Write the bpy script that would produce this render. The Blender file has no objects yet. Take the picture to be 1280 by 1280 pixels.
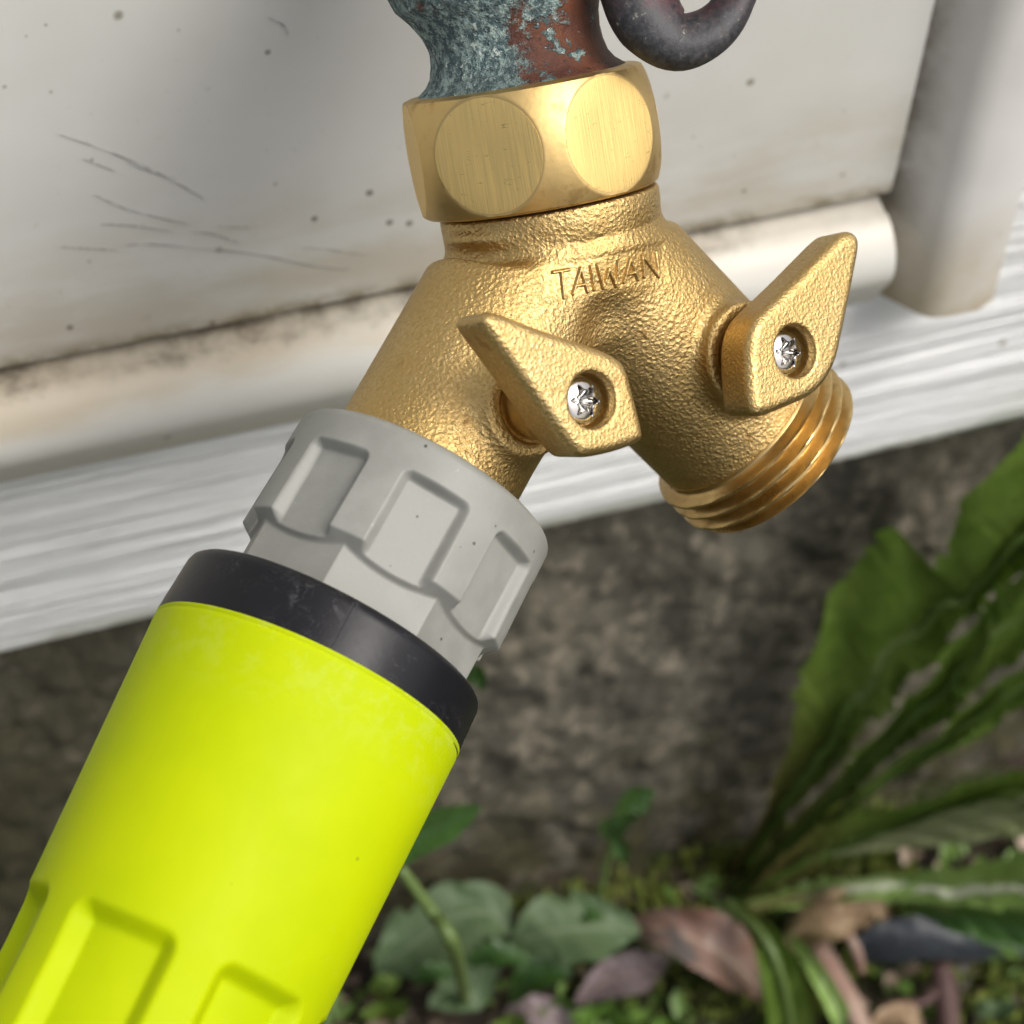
import bpy, bmesh, math, random
import numpy as np
from mathutils import Vector, Matrix
from mathutils.bvhtree import BVHTree
import openvdb

random.seed(7)
rng = np.random.default_rng(7)
SC = bpy.context.scene
COL = SC.collection

# ------------------------------------------------------------------ camera
F = 2772.0            # focal length in photo pixels
S = 0.000114          # metres per photo pixel at the fitting
h_ = Vector((.95, .2155, -.228)).normalized()      # wall horizontal, seen from the camera
up_ = Vector((.032, .65, .75)); up_ = (up_ - h_*up_.dot(h_)).normalized()
Y_ = up_.cross(h_).normalized()                    # into the wall
CAM = Vector((0, -.294, .58))
RC = np.array([h_, Y_, up_])                       # camera coords -> world coords
cam_d = bpy.data.cameras.new('camera'); cam = bpy.data.objects.new('camera', cam_d); COL.objects.link(cam)
m = Matrix([list(h_), list(Y_), list(up_)]).to_4x4(); m.translation = CAM
cam.matrix_world = m
cam_d.sensor_width = 36; cam_d.lens = 36*F/1280
cam_d.clip_start = .01; cam_d.clip_end = 200
cam_d.dof.use_dof = True; cam_d.dof.focus_distance = .302; cam_d.dof.aperture_fstop = 25
SC.camera = cam

# ------------------------------------------------------------------ light
SUN = Vector((.42, -.46, .80)).normalized()        # towards the sun, world
w = bpy.data.worlds.new('World'); SC.world = w; w.use_nodes = True
nt = w.node_tree; bg = nt.nodes['Background']
sky = nt.nodes.new('ShaderNodeTexSky'); sky.sky_type = 'NISHITA'; sky.sun_disc = False
sky.sun_elevation = math.asin(SUN.z); sky.sun_rotation = math.atan2(SUN.x, SUN.y)
sky.air_density = .8; sky.dust_density = 5; sky.ozone_density = .6
hs = nt.nodes.new('ShaderNodeHueSaturation'); hs.inputs['Saturation'].default_value = .45
nt.links.new(sky.outputs[0], hs.inputs['Color']); nt.links.new(hs.outputs[0], bg.inputs[0])
bg.inputs[1].default_value = .15
sd = bpy.data.lights.new('sun', 'SUN'); sd.energy = 1.15; sd.angle = math.radians(30); sd.color = (1, .965, .90)
so = bpy.data.objects.new('sun', sd); COL.objects.link(so)
so.rotation_euler = SUN.to_track_quat('Z', 'Y').to_euler()
SC.view_settings.view_transform = 'Standard'; SC.view_settings.look = 'None'
SC.view_settings.gamma = 1; SC.view_settings.exposure = .25
SC.render.engine = 'CYCLES'
SC.cycles.max_bounces = 6; SC.cycles.diffuse_bounces = 3; SC.cycles.glossy_bounces = 4; SC.cycles.transmission_bounces = 2

# ------------------------------------------------------------------ coordinates
# q space: camera-parallel axes in photo pixels at the fitting's distance; real, undistorted 3D
def wq(q):
    q = np.asarray(q, float)
    c = np.stack([q[..., 0], q[..., 1], q[..., 2]-F], -1)*S
    return c @ RC.T + np.array(CAM)
def Q(px, py, Z=0): return np.array([(px-640)*(1-Z/F), (640-py)*(1-Z/F), Z])
def nrm(v): v = np.asarray(v, float); return v/np.linalg.norm(v)
def ray(px, py): return RC @ np.array([(px-640)/F, (640-py)/F, -1.])
def wl(px, py, y=0.):
    r = ray(px, py); t = (y-CAM.y)/r[1]; return np.array(CAM)+r*t
def gd(px, py, z=0.):
    r = ray(px, py); t = (z-CAM.z)/r[2]; return np.array(CAM)+r*t

# ------------------------------------------------------------------ objects
def thing(name, loc, label, cat, group=None):
    o = bpy.data.objects.new(name, None); COL.objects.link(o); o.location = loc
    o.empty_display_size = .01
    o['label'] = label; o['category'] = cat
    if group: o['group'] = group
    return o
def wloc(o):
    l = np.zeros(3)
    while o: l += np.array(o.location); o = o.parent
    return l
def mesh(name, verts, faces, mat, parent=None, sharp=35, uv=None, loc=None):
    base = wloc(parent) if parent else np.zeros(3)
    if loc is None: loc = base
    V = np.asarray(verts, float)-np.asarray(loc)
    me = bpy.data.meshes.new(name)
    if isinstance(faces, np.ndarray):
        n = len(faces); k = faces.shape[1]
        me.vertices.add(len(V)); me.vertices.foreach_set('co', V.astype(np.float32).ravel())
        me.loops.add(n*k); me.loops.foreach_set('vertex_index', faces.astype(np.int32).ravel())
        me.polygons.add(n); me.polygons.foreach_set('loop_start', np.arange(0, n*k, k, dtype=np.int32))
        me.update(calc_edges=True); me.validate()
    else:
        me.from_pydata([tuple(v) for v in V], [], faces)
    me.update()
    me.shade_smooth()
    if sharp: me.set_sharp_from_angle(angle=math.radians(sharp))
    if uv is not None:
        l = me.uv_layers.new(name='UVMap'); vi = np.zeros(len(me.loops), np.int32); me.loops.foreach_get('vertex_index', vi)
        l.data.foreach_set('uv', np.asarray(uv, np.float32)[vi].ravel())
    me.materials.append(mat)
    o = bpy.data.objects.new(name, me); COL.objects.link(o)
    if parent: o.parent = parent
    o.location = np.asarray(loc)-base
    return o
def tag(o, label, cat, group=None):
    o['label'] = label; o['category'] = cat
    if group: o['group'] = group
    return o
def gridfaces(nr, nc, wrap=False):
    i, j = np.meshgrid(np.arange(nr-1), np.arange(nc if wrap else nc-1), indexing='ij')
    a = i*nc+j; b = i*nc+(j+1) % nc; c = (i+1)*nc+(j+1) % nc; d = (i+1)*nc+j
    return np.stack([a, b, c, d], -1).reshape(-1, 4)
class Fr:
    """axis frame in q space: t along axis, theta 0 faces the viewer, + to the right"""
    def __init__(s, O, ax):
        s.O = np.array(O, float); s.a = nrm(ax)
        z = np.array([0, 0, 1.]); s.f = nrm(z-s.a*s.a[2]); s.e = np.cross(s.a, s.f)
    def at(s, r, th, t):
        r, th, t = np.broadcast_arrays(np.asarray(r, float), th, t)
        return s.O + s.a*t[..., None] + (s.f*np.cos(th)[..., None]+s.e*np.sin(th)[..., None])*r[..., None]
def lathe(name, fr, prof, mat, parent, n=96, rfun=None, sharp=35, closed=False):
    """prof rows (r,t); rfun(r,theta,t) may reshape"""
    p = np.array(prof, float); th = np.linspace(0, 2*math.pi, n, endpoint=False)
    R = np.repeat(p[:, :1], n, 1); T = np.repeat(p[:, 1:], n, 1); TH = np.repeat(th[None], len(p), 0)
    if rfun: R, T = rfun(R, TH, T)
    V = wq(fr.at(R, TH, T)).reshape(-1, 3)
    uv = np.stack([np.where(TH > math.pi, TH-2*math.pi, TH)*1.0, T/100], -1).reshape(-1, 2)
    if closed: p2 = len(p)
    fcs = gridfaces(len(p), n, True)
    # orient outward
    return mesh(name, V, fcs[:, ::-1] if p[-1, 1] < p[0, 1] else fcs, mat, parent, sharp, uv)
def dense(prof, step):
    out = []
    for (r0, t0), (r1, t1) in zip(prof[:-1], prof[1:]):
        k = max(1, int(max(abs(r1-r0), abs(t1-t0))/step))
        for i in range(k): out.append((r0+(r1-r0)*i/k, t0+(t1-t0)*i/k))
    out.append(prof[-1]); return out
def tube(name, pts, rads, mat, parent, n=20, loc=None, sharp=0, caps=True, sub=6, flat=1.0):
    """world space swept tube through pts"""
    P = np.array(pts, float); Rr = np.array(rads, float) if np.ndim(rads) else np.full(len(P), rads)
    if sub > 1 and len(P) > 2:
        T = np.linspace(0, len(P)-1, (len(P)-1)*sub+1); out = []; ro = []
        for t in T:
            i = min(int(t), len(P)-2); f = t-i
            p0, p1, p2, p3 = P[max(i-1, 0)], P[i], P[i+1], P[min(i+2, len(P)-1)]
            out.append(.5*((2*p1)+(-p0+p2)*f+(2*p0-5*p1+4*p2-p3)*f*f+(-p0+3*p1-3*p2+p3)*f**3))
            ro.append(Rr[i]*(1-f)+Rr[i+1]*f)
        P = np.array(out); Rr = np.array(ro)
    tan = np.gradient(P, axis=0); tan /= np.linalg.norm(tan, axis=1)[:, None]+1e-12
    ref = np.array([0.3, -.8, .5]); V = []
    nn = np.cross(tan[0], ref); nn /= np.linalg.norm(nn)
    for p, t, r in zip(P, tan, Rr):
        nn = nn-t*np.dot(nn, t); nn /= np.linalg.norm(nn); bb = np.cross(t, nn)
        a = np.linspace(0, 2*math.pi, n, endpoint=False)
        V.append(p+r*(np.cos(a)[:, None]*nn+flat*np.sin(a)[:, None]*bb))
    V = np.concatenate(V); fc = [tuple(x) for x in gridfaces(len(P), n, True)]
    if caps:
        fc.append(tuple(range(n-1, -1, -1))); k = len(V)-n; fc.append(tuple(range(k, k+n)))
    L = np.linspace(0, 1, len(P)); uv = np.stack([np.tile(np.linspace(0, 1, n), len(P)), np.repeat(L, n)], -1)
    return mesh(name, V, fc, mat, parent, sharp, uv, loc)

# ------------------------------------------------------------------ material kit
class NM:
    def __init__(s, name, rough=.5, metal=0., color=(.5, .5, .5), spec=.5):
        s.m = bpy.data.materials.new(name); s.m.use_nodes = True; s.t = s.m.node_tree
        s.b = s.t.nodes['Principled BSDF']
        s.b.inputs['Roughness'].default_value = rough; s.b.inputs['Metallic'].default_value = metal
        s.b.inputs['Base Color'].default_value = (*color, 1); s.b.inputs['Specular IOR Level'].default_value = spec
        s.tc = s.t.nodes.new('ShaderNodeTexCoord'); s.bump = None
    def n(s, ty, **kw):
        x = s.t.nodes.new(ty)
        for k, v in kw.items():
            if k in x.inputs.keys() if hasattr(x.inputs, 'keys') else False: s.put(x.inputs[k], v)
            else: setattr(x, k, v)
        return x
    def put(s, sock, v):
        if isinstance(v, bpy.types.NodeSocket): s.t.links.new(v, sock)
        elif isinstance(v, (tuple, list)) and sock.type == 'RGBA' and len(v) == 3: sock.default_value = (*v, 1)
        else: sock.default_value = v
    def co(s, scale=(1, 1, 1), rot=(0, 0, 0), loc=(0, 0, 0), out='Object'):
        mp = s.n('ShaderNodeMapping'); s.put(mp.inputs['Vector'], s.tc.outputs[out])
        mp.inputs['Scale'].default_value = scale; mp.inputs['Rotation'].default_value = rot; mp.inputs['Location'].default_value = loc
        return mp.outputs[0]
    def noise(s, scale, detail=3, rough=.55, co=None, dist=0., out=0):
        x = s.n('ShaderNodeTexNoise'); x.inputs['Scale'].default_value = scale; x.inputs['Detail'].default_value = detail
        x.inputs['Roughness'].default_value = rough; x.inputs['Distortion'].default_value = dist
        s.put(x.inputs['Vector'], co or s.tc.outputs['Object']); return x.outputs[out]
    def voro(s, scale, co=None, feature='F1', rnd=1., out='Distance'):
        x = s.n('ShaderNodeTexVoronoi'); x.feature = feature; x.inputs['Scale'].default_value = scale
        x.inputs['Randomness'].default_value = rnd
        s.put(x.inputs['Vector'], co or s.tc.outputs['Object']); return x.outputs[out]
    def ramp(s, v, a, b, lo=0., hi=1., smooth=True):
        x = s.n('ShaderNodeMapRange'); s.put(x.inputs['Value'], v)
        x.inputs['From Min'].default_value = a; x.inputs['From Max'].default_value = b
        x.inputs['To Min'].default_value = lo; x.inputs['To Max'].default_value = hi
        if smooth: x.interpolation_type = 'SMOOTHSTEP'
        return x.outputs[0]
    def math(s, op, a, b=0.):
        x = s.n('ShaderNodeMath'); x.operation = op; s.put(x.inputs[0], a); s.put(x.inputs[1], b); return x.outputs[0]
    def mix(s, f, a, b, mode='MIX'):
        x = s.n('ShaderNodeMix'); x.data_type = 'RGBA'; x.blend_type = mode
        s.put(x.inputs[0], f); s.put(x.inputs[6], a); s.put(x.inputs[7], b); return x.outputs[2]
    def sep(s, out='Object'):
        x = s.n('ShaderNodeSeparateXYZ'); s.put(x.inputs[0], s.tc.outputs[out]); return x.outputs
    def color(s, c): s.put(s.b.inputs['Base Color'], c)
    def rough(s, c): s.put(s.b.inputs['Roughness'], c)
    def addbump(s, hgt, dist, strength=1.):
        x = s.n('ShaderNodeBump'); x.inputs['Strength'].default_value = strength; x.inputs['Distance'].default_value = dist
        s.put(x.inputs['Height'], hgt)
        if s.bump: s.put(x.inputs['Normal'], s.bump)
        s.bump = x.outputs[0]; s.put(s.b.inputs['Normal'], s.bump)

# cast brass
def cast_brass(name, sc=1., amp=1., col=(.56, .405, .175)):
    M = NM(name, .40, 1.)
    n1 = M.noise(1750*sc, 3, .65); v = M.voro(1700*sc)
    big = M.noise(90, 2)
    c = M.mix(M.ramp(n1, .35, .65), (col[0]*.88, col[1]*.84, col[2]*.75), (col[0]*1.06, col[1]*1.07, col[2]*1.15))
    c = M.mix(M.ramp(M.noise(300, 3), .62, .72), c, (.36, .22, .08))
    c = M.mix(M.ramp(M.noise(55, 5, .7), .52, .66, 0, .45), c, (.46, .31, .13))
    M.color(M.mix(M.ramp(big, .3, .7), c, (col[0]*.95, col[1]*.9, col[2]*.8)))
    M.rough(M.ramp(n1, .3, .7, .50, .34))
    at = M.n('ShaderNodeAttribute'); at.attribute_name = 'smooth_area'
    kk = M.math('SUBTRACT', 1., M.math('MULTIPLY', at.outputs['Fac'], .22))
    M.addbump(M.math('MULTIPLY', n1, kk), .00023*amp); M.addbump(M.math('MULTIPLY', v, kk), .00010*amp) 
    return M.m
BR_CAST = cast_brass('cast_brass')
BR_HANDLE = cast_brass('cast_brass_handle', 1.2, .6, (.585, .43, .19))
def machined(name, col, rough, lines=True):
    M = NM(name, rough, 1.)
    co = M.co((16, .35, 1), out='UV'); n = M.noise(2.0, 4, .6, co)
    co2 = M.co((1.5, 7, 1), out='UV'); sc = M.noise(2.5, 5, .7, co2)
    c = M.mix(M.ramp(n, .35, .65), col, tuple(x*1.1 for x in col))
    c = M.mix(M.ramp(sc, .64, .68, 0, .7), c, (.36, .25, .10))
    c = M.mix(M.math('MULTIPLY', M.ramp(M.math('ABSOLUTE', M.math('SUBTRACT', M.noise(1.6, 2, .5, co=M.co((1, 5, 1), loc=(3, 2, 1), rot=(0, 0, 1.2), out='UV')), .5)), .008, .003), M.ramp(M.noise(3, 2, .5, co=M.co(out='UV')), .58, .64, 0, .6)), c, (.30, .20, .08))
    M.color(c); M.rough(M.ramp(n, .3, .7, rough-.04, rough+.12))
    if lines: M.addbump(n, .000035)
    return M.m
BR_FLAT = machined('milled_brass', (.84, .60, .23), .42)
M = NM('satin_brass', .42, 1.)
n = M.noise(260, 4, .6)
M.color(M.mix(M.ramp(n, .55, .72), (.64, .455, .19), (.46, .31, .12))); M.rough(M.ramp(n, .3, .7, .38, .52)); M.addbump(M.noise(500, 2), .00005)
BR_SATIN = M.m
M = NM('threaded_brass', .3, 1.)
n = M.noise(300, 4)
M.color(M.mix(M.ramp(n, .5, .75), (.60, .42, .18), (.42, .28, .11))); M.rough(M.ramp(n, .3, .7, .26, .42)); M.addbump(M.noise(900, 2), .00003)
BR_THREAD = M.m
M = NM('chrome_screw', .08, 1., (.48, .46, .43)); CHROME = M.m
M = NM('dark_gap', .7, 0, (.02, .015, .01)); DARK = M.m

# ------------------------------------------------------------------ fitting axes (q space)
J = Q(693, 296, 0)
u = nrm((-.167, .957, .235))
a_ = nrm((-.456, -.838, .30))
b_ = nrm((.662, -.612, -.43))
N_ = nrm(np.cross(a_, b_))

def onplane(px, py, H):
    d = np.array([(px-640)/F, (640-py)/F, -1.]); o = np.array([0, 0, F])
    t = (H + N_ @ (J-o))/(N_ @ d); return o+d*t

splitter = thing('hose_splitter', wq(J), 'brass two-way garden hose splitter with two pointed lever handles and open right outlet', 'hose splitter')

# ---- signed distance modelling
def vdbmesh(f, lo, hi, vx):
    ax = [np.arange(l, h_+vx, vx, dtype=np.float32) for l, h_ in zip(lo, hi)]
    X, Yg, Z = np.meshgrid(*ax, indexing='ij', sparse=True)
    d = f(X, Yg, Z).astype(np.float32)
    g = openvdb.FloatGrid(background=5.0); g.copyFromArray(np.clip(np.ascontiguousarray(d)/vx, -4, 4))
    p, q = g.convertToQuads(0.0)
    return p*vx+np.array(lo, float), q.astype(np.int64)
def smin(a, b, k):
    h = np.clip(.5+.5*(b-a)/k, 0, 1); return b*(1-h)+a*h-k*h*(1-h)
def smax(a, b, k): return -smin(-a, -b, k)
def cyl(X, Y, Z, O, ax, r, t0, t1, k=4, taper=0.):
    x, y, z = X-O[0], Y-O[1], Z-O[2]; t = x*ax[0]+y*ax[1]+z*ax[2]
    rr = np.sqrt(np.maximum(x*x+y*y+z*z-t*t, 0))-(r-taper*t)
    return smax(smax(rr, t-t1, k), t0-t, k)
def sph(X, Y, Z, O, r): return np.sqrt((X-O[0])**2+(Y-O[1])**2+(Z-O[2])**2)-r

HR, HL = 222., 250.
faceR = onplane(995, 439, HR); faceL = onplane(741, 500, HL)
bossR = faceR-N_*HR; bossL = faceL-N_*HL
def bodyf(X, Y, Z):
    d = cyl(X, Y, Z, J, a_, 118, 16, 420, 10)
    d = smin(d, cyl(X, Y, Z, J, b_, 122, 22, 374, 10), 42)
    d = smin(d, sph(X, Y, Z, J-u*14+N_*4, 128), 24)
    d = smin(d, cyl(X, Y, Z, J, u, 138, 6, 46, 5), 5)
    # bosses that carry the valve stems
    for B, L in ((bossR, 139), (bossL, 128)):
        d = smin(d, cyl(X, Y, Z, B, N_, 69 if L > 130 else 60, 20, L, 7), 16 if L > 130 else 34)
    for B, L in ((bossR, 139), (bossL, 128)):
        d = smax(d, -cyl(X, Y, Z, B, N_, 52 if L > 130 else 46, L-(9 if L > 130 else 3), L+60, 4), 5)
    # shallow dent under the lettering
    c = onplane(764, 412, 118); d = smax(d, -(sph(X, Y, Z, c+N_*26, 38)), 22)
    x, y, z = X-J[0], Y-J[1], Z-J[2]; t = x*u[0]+y*u[1]+z*u[2]; rr = np.sqrt(np.maximum(x*x+y*y+z*z-t*t, 0))
    d = smax(d, -(np.sqrt((rr-151)**2+((t-7)*.85)**2)-12), 12)
    return d
V, Fq = vdbmesh(bodyf, (-300, -120, -330), (440, 520, 280), 2.6)
# cut band: recessed lettering panel, pressed into the vertices
pz = F-V[:, 2]; px_ = 640+V[:, 0]*F/pz; py_ = 640-V[:, 1]*F/pz
def sst(x, a, b): t = np.clip((x-a)/(b-a), 0, 1); return t*t*(3-2*t)
ul = px_-676; vl = (py_-(331-(px_-676)*.19))
front = V @ N_ > (J @ N_)+40
mask = sst(ul, -3, 6)*sst(-ul, -160, -150)*sst(vl, -3, 6)*sst(-vl, -52, -38)*front
V = V-N_*(mask*1.6)[:, None]
body = mesh('body', wq(V), Fq, BR_CAST, splitter, 0)
at = body.data.attributes.new('smooth_area', 'FLOAT', 'POINT'); at.data.foreach_set('value', mask.astype(np.float32))
bvh = BVHTree.FromPolygons([tuple(v) for v in V], [tuple(f) for f in Fq])
def hit(px, py):
    o = Vector((0, 0, F)); d = Vector(((px-640)/F, (640-py)/F, -1)).normalized()
    r = bvh.ray_cast(o, d); return np.array(r[0]), np.array(r[1])
# ---- raised letters TAIWAN, each stroke a low rounded ridge
def cp(x, y): return 640+x/5.333, 280+y/5.333
LET = [[((270, 322), (380, 304)), ((326, 318), (345, 492))],
       [((455, 295), (405, 465)), ((455, 295), (502, 450)), ((425, 412), (488, 402))],
       [((522, 285), (546, 438))],
       [((566, 272), (607, 428)), ((607, 428), (645, 300)), ((645, 300), (692, 415)), ((692, 415), (706, 248))],
       [((788, 230), (745, 388)), ((788, 230), (838, 370)), ((760, 335), (825, 325))],
       [((882, 352), (866, 208)), ((866, 208), (978, 352)), ((978, 352), (960, 186))]]
ctr, cn = hit(755, 342); nav = np.mean([hit(x, y)[1] for x in range(690, 830, 14) for y in (325, 340, 355)], 0); nav = nrm(nav); print('navdot', nav @ N_); nav = nav*np.sign(nav @ N_)
for segs in LET:
    P_ = np.array([[cp(*p) for p in sg_] for sg_ in segs])          # strokes in picture terms
    lo = P_.reshape(-1, 2).min(0)-5; hi = P_.reshape(-1, 2).max(0)+5
    gx = np.arange(lo[0], hi[0], .55); gy = np.arange(lo[1], hi[1], .55)
    GX, GY = np.meshgrid(gx, gy); D = np.full(GX.shape, 1e9)
    for A_, B_ in P_:
        e = B_-A_; t = np.clip(((GX-A_[0])*e[0]+(GY-A_[1])*e[1])/(e@e), 0, 1)
        D = np.minimum(D, np.hypot(GX-A_[0]-e[0]*t, GY-A_[1]-e[1]*t))
    Hh = 4.0*(1-sst(D, .5, 3.3))-.5
    use = D < 3.5; idx = -np.ones(GX.shape, int); VV = []
    for i, j in zip(*np.nonzero(use)):
        p, _ = hit(GX[i, j], GY[i, j]); idx[i, j] = len(VV); VV.append(p+nav*Hh[i, j])
    FF = [(idx[i, j], idx[i, j+1], idx[i+1, j+1], idx[i+1, j]) for i in range(len(gy)-1) for j in range(len(gx)-1) if use[i, j] and use[i, j+1] and use[i+1, j+1] and use[i+1, j]]
    lo_ = mesh('letter', wq(np.array(VV)), [f[::-1] for f in FF], BR_CAST, splitter, 0)
    at = lo_.data.attributes.new('smooth_area', 'FLOAT', 'POINT'); at.data.foreach_set('value', np.full(len(lo_.data.vertices), 1.6, np.float32))

# ---- swivel nut
nutc = Q(664, 175, 30); FN = Fr(nutc, u)
AP, HH = 148., 71.
ph = [math.radians(x) for x in (-23, 37, 97, 157, 217, 277)]
def nutr(R, TH, T):
    R = R.copy()
    side = R > 140
    rb = np.sqrt(np.maximum(AP**2+68**2*(1-(np.clip(T, -HH, HH)/HH)**2), 1))
    R = np.where(side, np.minimum(R, rb*1.0), R)
    for p in ph:
        c = np.cos(TH-p); R = np.where(c > .5, np.minimum(R, (AP-.6)/np.maximum(c, .5)), R)
    return R, T
prof = [(118, -70), (126, -73)] + dense([(143, -74), (148, -71)], 2) + dense([(170, -70), (170, 70)], 2) + dense([(147, 71), (141, 73)], 2) + [(128, 74), (124, 72), (122, 40)]
nut = lathe('swivel_nut', FN, prof, BR_SATIN, splitter, 540, nutr, 30)
for p in ph:
    rr = np.array([0, .5, .93, 1., 1.005]); dz = np.array([0, 0, 0, -.5, -1.6])
    nth = 72; aa = np.linspace(0, 2*math.pi, nth, endpoint=False)
    vs = []; uvs = []
    nd = FN.f*math.cos(p)+FN.e*math.sin(p); td = -FN.f*math.sin(p)+FN.e*math.cos(p)
    for r, z in zip(rr, dz):
        for t in aa:
            x, y = 68.0*r*math.cos(t), 68.5*r*math.sin(t)
            vs.append(FN.O+nd*(AP+.2+z)+td*x+FN.a*y); uvs.append((x/68+p*3, y/68+p))
    mesh('wrench_flat', wq(np.array(vs)), gridfaces(5, nth, True), BR_FLAT, nut, 30, uvs)
# near-black ring painting in the shade of the gap between nut and collar
lathe('gap_shade_ring', FN, [(100, -70), (124, -71), (124, -77), (100, -77)], DARK, splitter, 80)

# ---- male hose thread on the right outlet
FB = Fr(J, b_)
LE = 445.
T0 = 359.
def thr(R, TH, T):
    pitch = 22.5; phs = ((T-T0)/pitch - TH/(2*math.pi)) % 1.0
    tri = 1-np.abs(phs*2-1); tri = np.clip(tri*1.35-.1, 0, 1)
    env = np.clip((T-T0-3)/8, 0, 1)*np.clip((LE-3-T)/6, 0, 1)
    on = (R > 120)
    return np.where(on, 123+16*tri*env*1.0, R), T
prof = [(100, T0-2), (121, T0-1)] + dense([(123, T0), (123, LE)], 1.25) + [(116, LE+1), (105, LE+.5), (101, LE-4), (101, T0-60), (20, T0-61)]
lathe('outlet_thread', FB, prof, BR_THREAD, splitter, 200, thr, 40)
lathe('rubber_seat', FB, [(100, T0-20), (60, T0-21), (30, T0-30)], DARK, splitter, 60)

# ---- lever handles
OR = [(1046, 298), (1058, 288), (1072, 288), (1080, 302), (1071, 350), (1060, 405), (1050, 452), (1036, 478), (1018, 496), (985, 510), (953, 523), (940, 514), (936, 470), (936, 426), (945, 398), (1000, 345)]
OL = [(602, 402), (607, 390), (622, 388), (680, 411), (752, 435), (776, 446), (788, 460), (801, 510), (809, 543), (806, 553), (770, 566), (734, 573), (722, 568), (700, 540), (672, 500), (636, 450), (612, 418)]
def handle(outline, fc, H, thick, stemB, bossL_, hubr):
    E1 = nrm(np.cross(np.array([0, 1., 0]), N_)); E2 = np.cross(N_, E1)
    pts = np.array([[(onplane(x, y, H)-fc) @ E1, (onplane(x, y, H)-fc) @ E2] for x, y in outline])
    for _ in range(2):
        nx_ = np.roll(pts, -1, 0); L_ = np.linalg.norm(nx_-pts, axis=1)[:, None]; c_ = np.minimum(.25, 9/np.maximum(L_, 1e-6))
        pts = np.stack([pts+(nx_-pts)*c_, nx_-(nx_-pts)*c_], 1).reshape(-1, 2)
    area = np.sum(pts[:, 0]*np.roll(pts[:, 1], -1)-np.roll(pts[:, 0], -1)*pts[:, 1])
    RD = 14.
    def f(X, Y, Z):     # X,Y in-plane, Z along N from the face (0) back
        d = np.full(np.broadcast(X, Y).shape, 1e9, np.float32); sg = np.ones_like(d)
        for i in range(len(pts)):
            a, b = pts[i], pts[(i+1) % len(pts)]; e = b-a; wx, wy = X-a[0], Y-a[1]
            t = np.clip((wx*e[0]+wy*e[1])/(e@e), 0, 1)
            d = np.minimum(d, (wx-e[0]*t)**2+(wy-e[1]*t)**2)
            c1 = Y >= a[1]; c2 = Y < b[1]; c3 = e[0]*wy > e[1]*wx
            flip = (c1 & c2 & c3) | (~c1 & ~c2 & ~c3); sg = np.where(flip, -sg, sg)
        d2 = np.sqrt(d)*sg+RD
        # gentle draft: back is a little smaller
        d2 = d2 + (-Z)*.03
        dz = np.abs(Z+thick/2)-thick/2+RD
        q1 = np.maximum(d2, 0); q2 = np.maximum(dz, 0)
        s = np.sqrt(q1*q1+q2*q2)+np.minimum(np.maximum(d2, dz), 0)-RD
        rad = np.sqrt(X*X+Y*Y)
        hub = smax(smax(rad-hubr, Z+thick*.6, 5), -Z-thick-12, 5); s = smin(s, hub, 6)
        hole = smax(rad-32, -Z-34, 5)
        return smax(s, -hole, 5)
    lo = (pts[:, 0].min()-8, pts[:, 1].min()-8, -thick-20); hi = (pts[:, 0].max()+8, pts[:, 1].max()+8, 8)
    lo = (min(lo[0], -hubr-8), min(lo[1], -hubr-8), lo[2]); hi = (max(hi[0], hubr+8), max(hi[1], hubr+8), hi[2])
    v, q = vdbmesh(f, lo, hi, 1.8)
    W = fc+v[:, :1]*E1+v[:, 1:2]*E2+v[:, 2:]*N_
    hd = mesh('lever_handle', wq(W), q, BR_HANDLE, splitter, 0)
    # screw with six-lobed socket
    th = np.linspace(0, 2*math.pi, 96, endpoint=False); rows = []
    R0 = 27.
    star = 14.6+3.7*np.cos(6*th)+.9*np.cos(12*th)
    zt = lambda r: -21+8.5*np.sqrt(np.maximum(1-(r/(R0+1))**2, 0))
    rr = [R0*np.ones_like(th), R0*np.ones_like(th), R0*.96+0*th, R0*.85+0*th, R0*.8+0*th, R0*.5+.5*star, star+1.2, star, star-.4, star-1.2, .4*star, 0*th+.01]
    zz = [-34+0*th, -24+0*th]+[zt(r) for r in rr[2:7]]+[zt(rr[7])-.8, zt(rr[8])-4, zt(rr[9])-12, -29+0*th, -28+0*th]
    for r, z in zip(rr, zz): rows.append(fc+np.outer(r*np.cos(th), E1)+np.outer(r*np.sin(th), E2)+np.outer(z, N_))
    mesh('screw', wq(np.concatenate(rows)), gridfaces(len(rows), 96, True), CHROME, hd, 30)
    # machined stem between boss and handle
    fs = Fr(stemB, N_)
    lathe('valve_stem', fs, dense([(30, bossL_-40), (52 if bossL_ > 130 else 44, bossL_-22), (47 if bossL_ > 130 else 42, bossL_-2), (42, bossL_+4), (42, H-thick-12), (40, H-thick+2)], 3), BR_THREAD, splitter, 96)
    return hd
handle(OR, faceR, HR, 64, bossR, 139, 52)
handle(OL, faceL, HL, 68, bossL, 128, 50)

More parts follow.
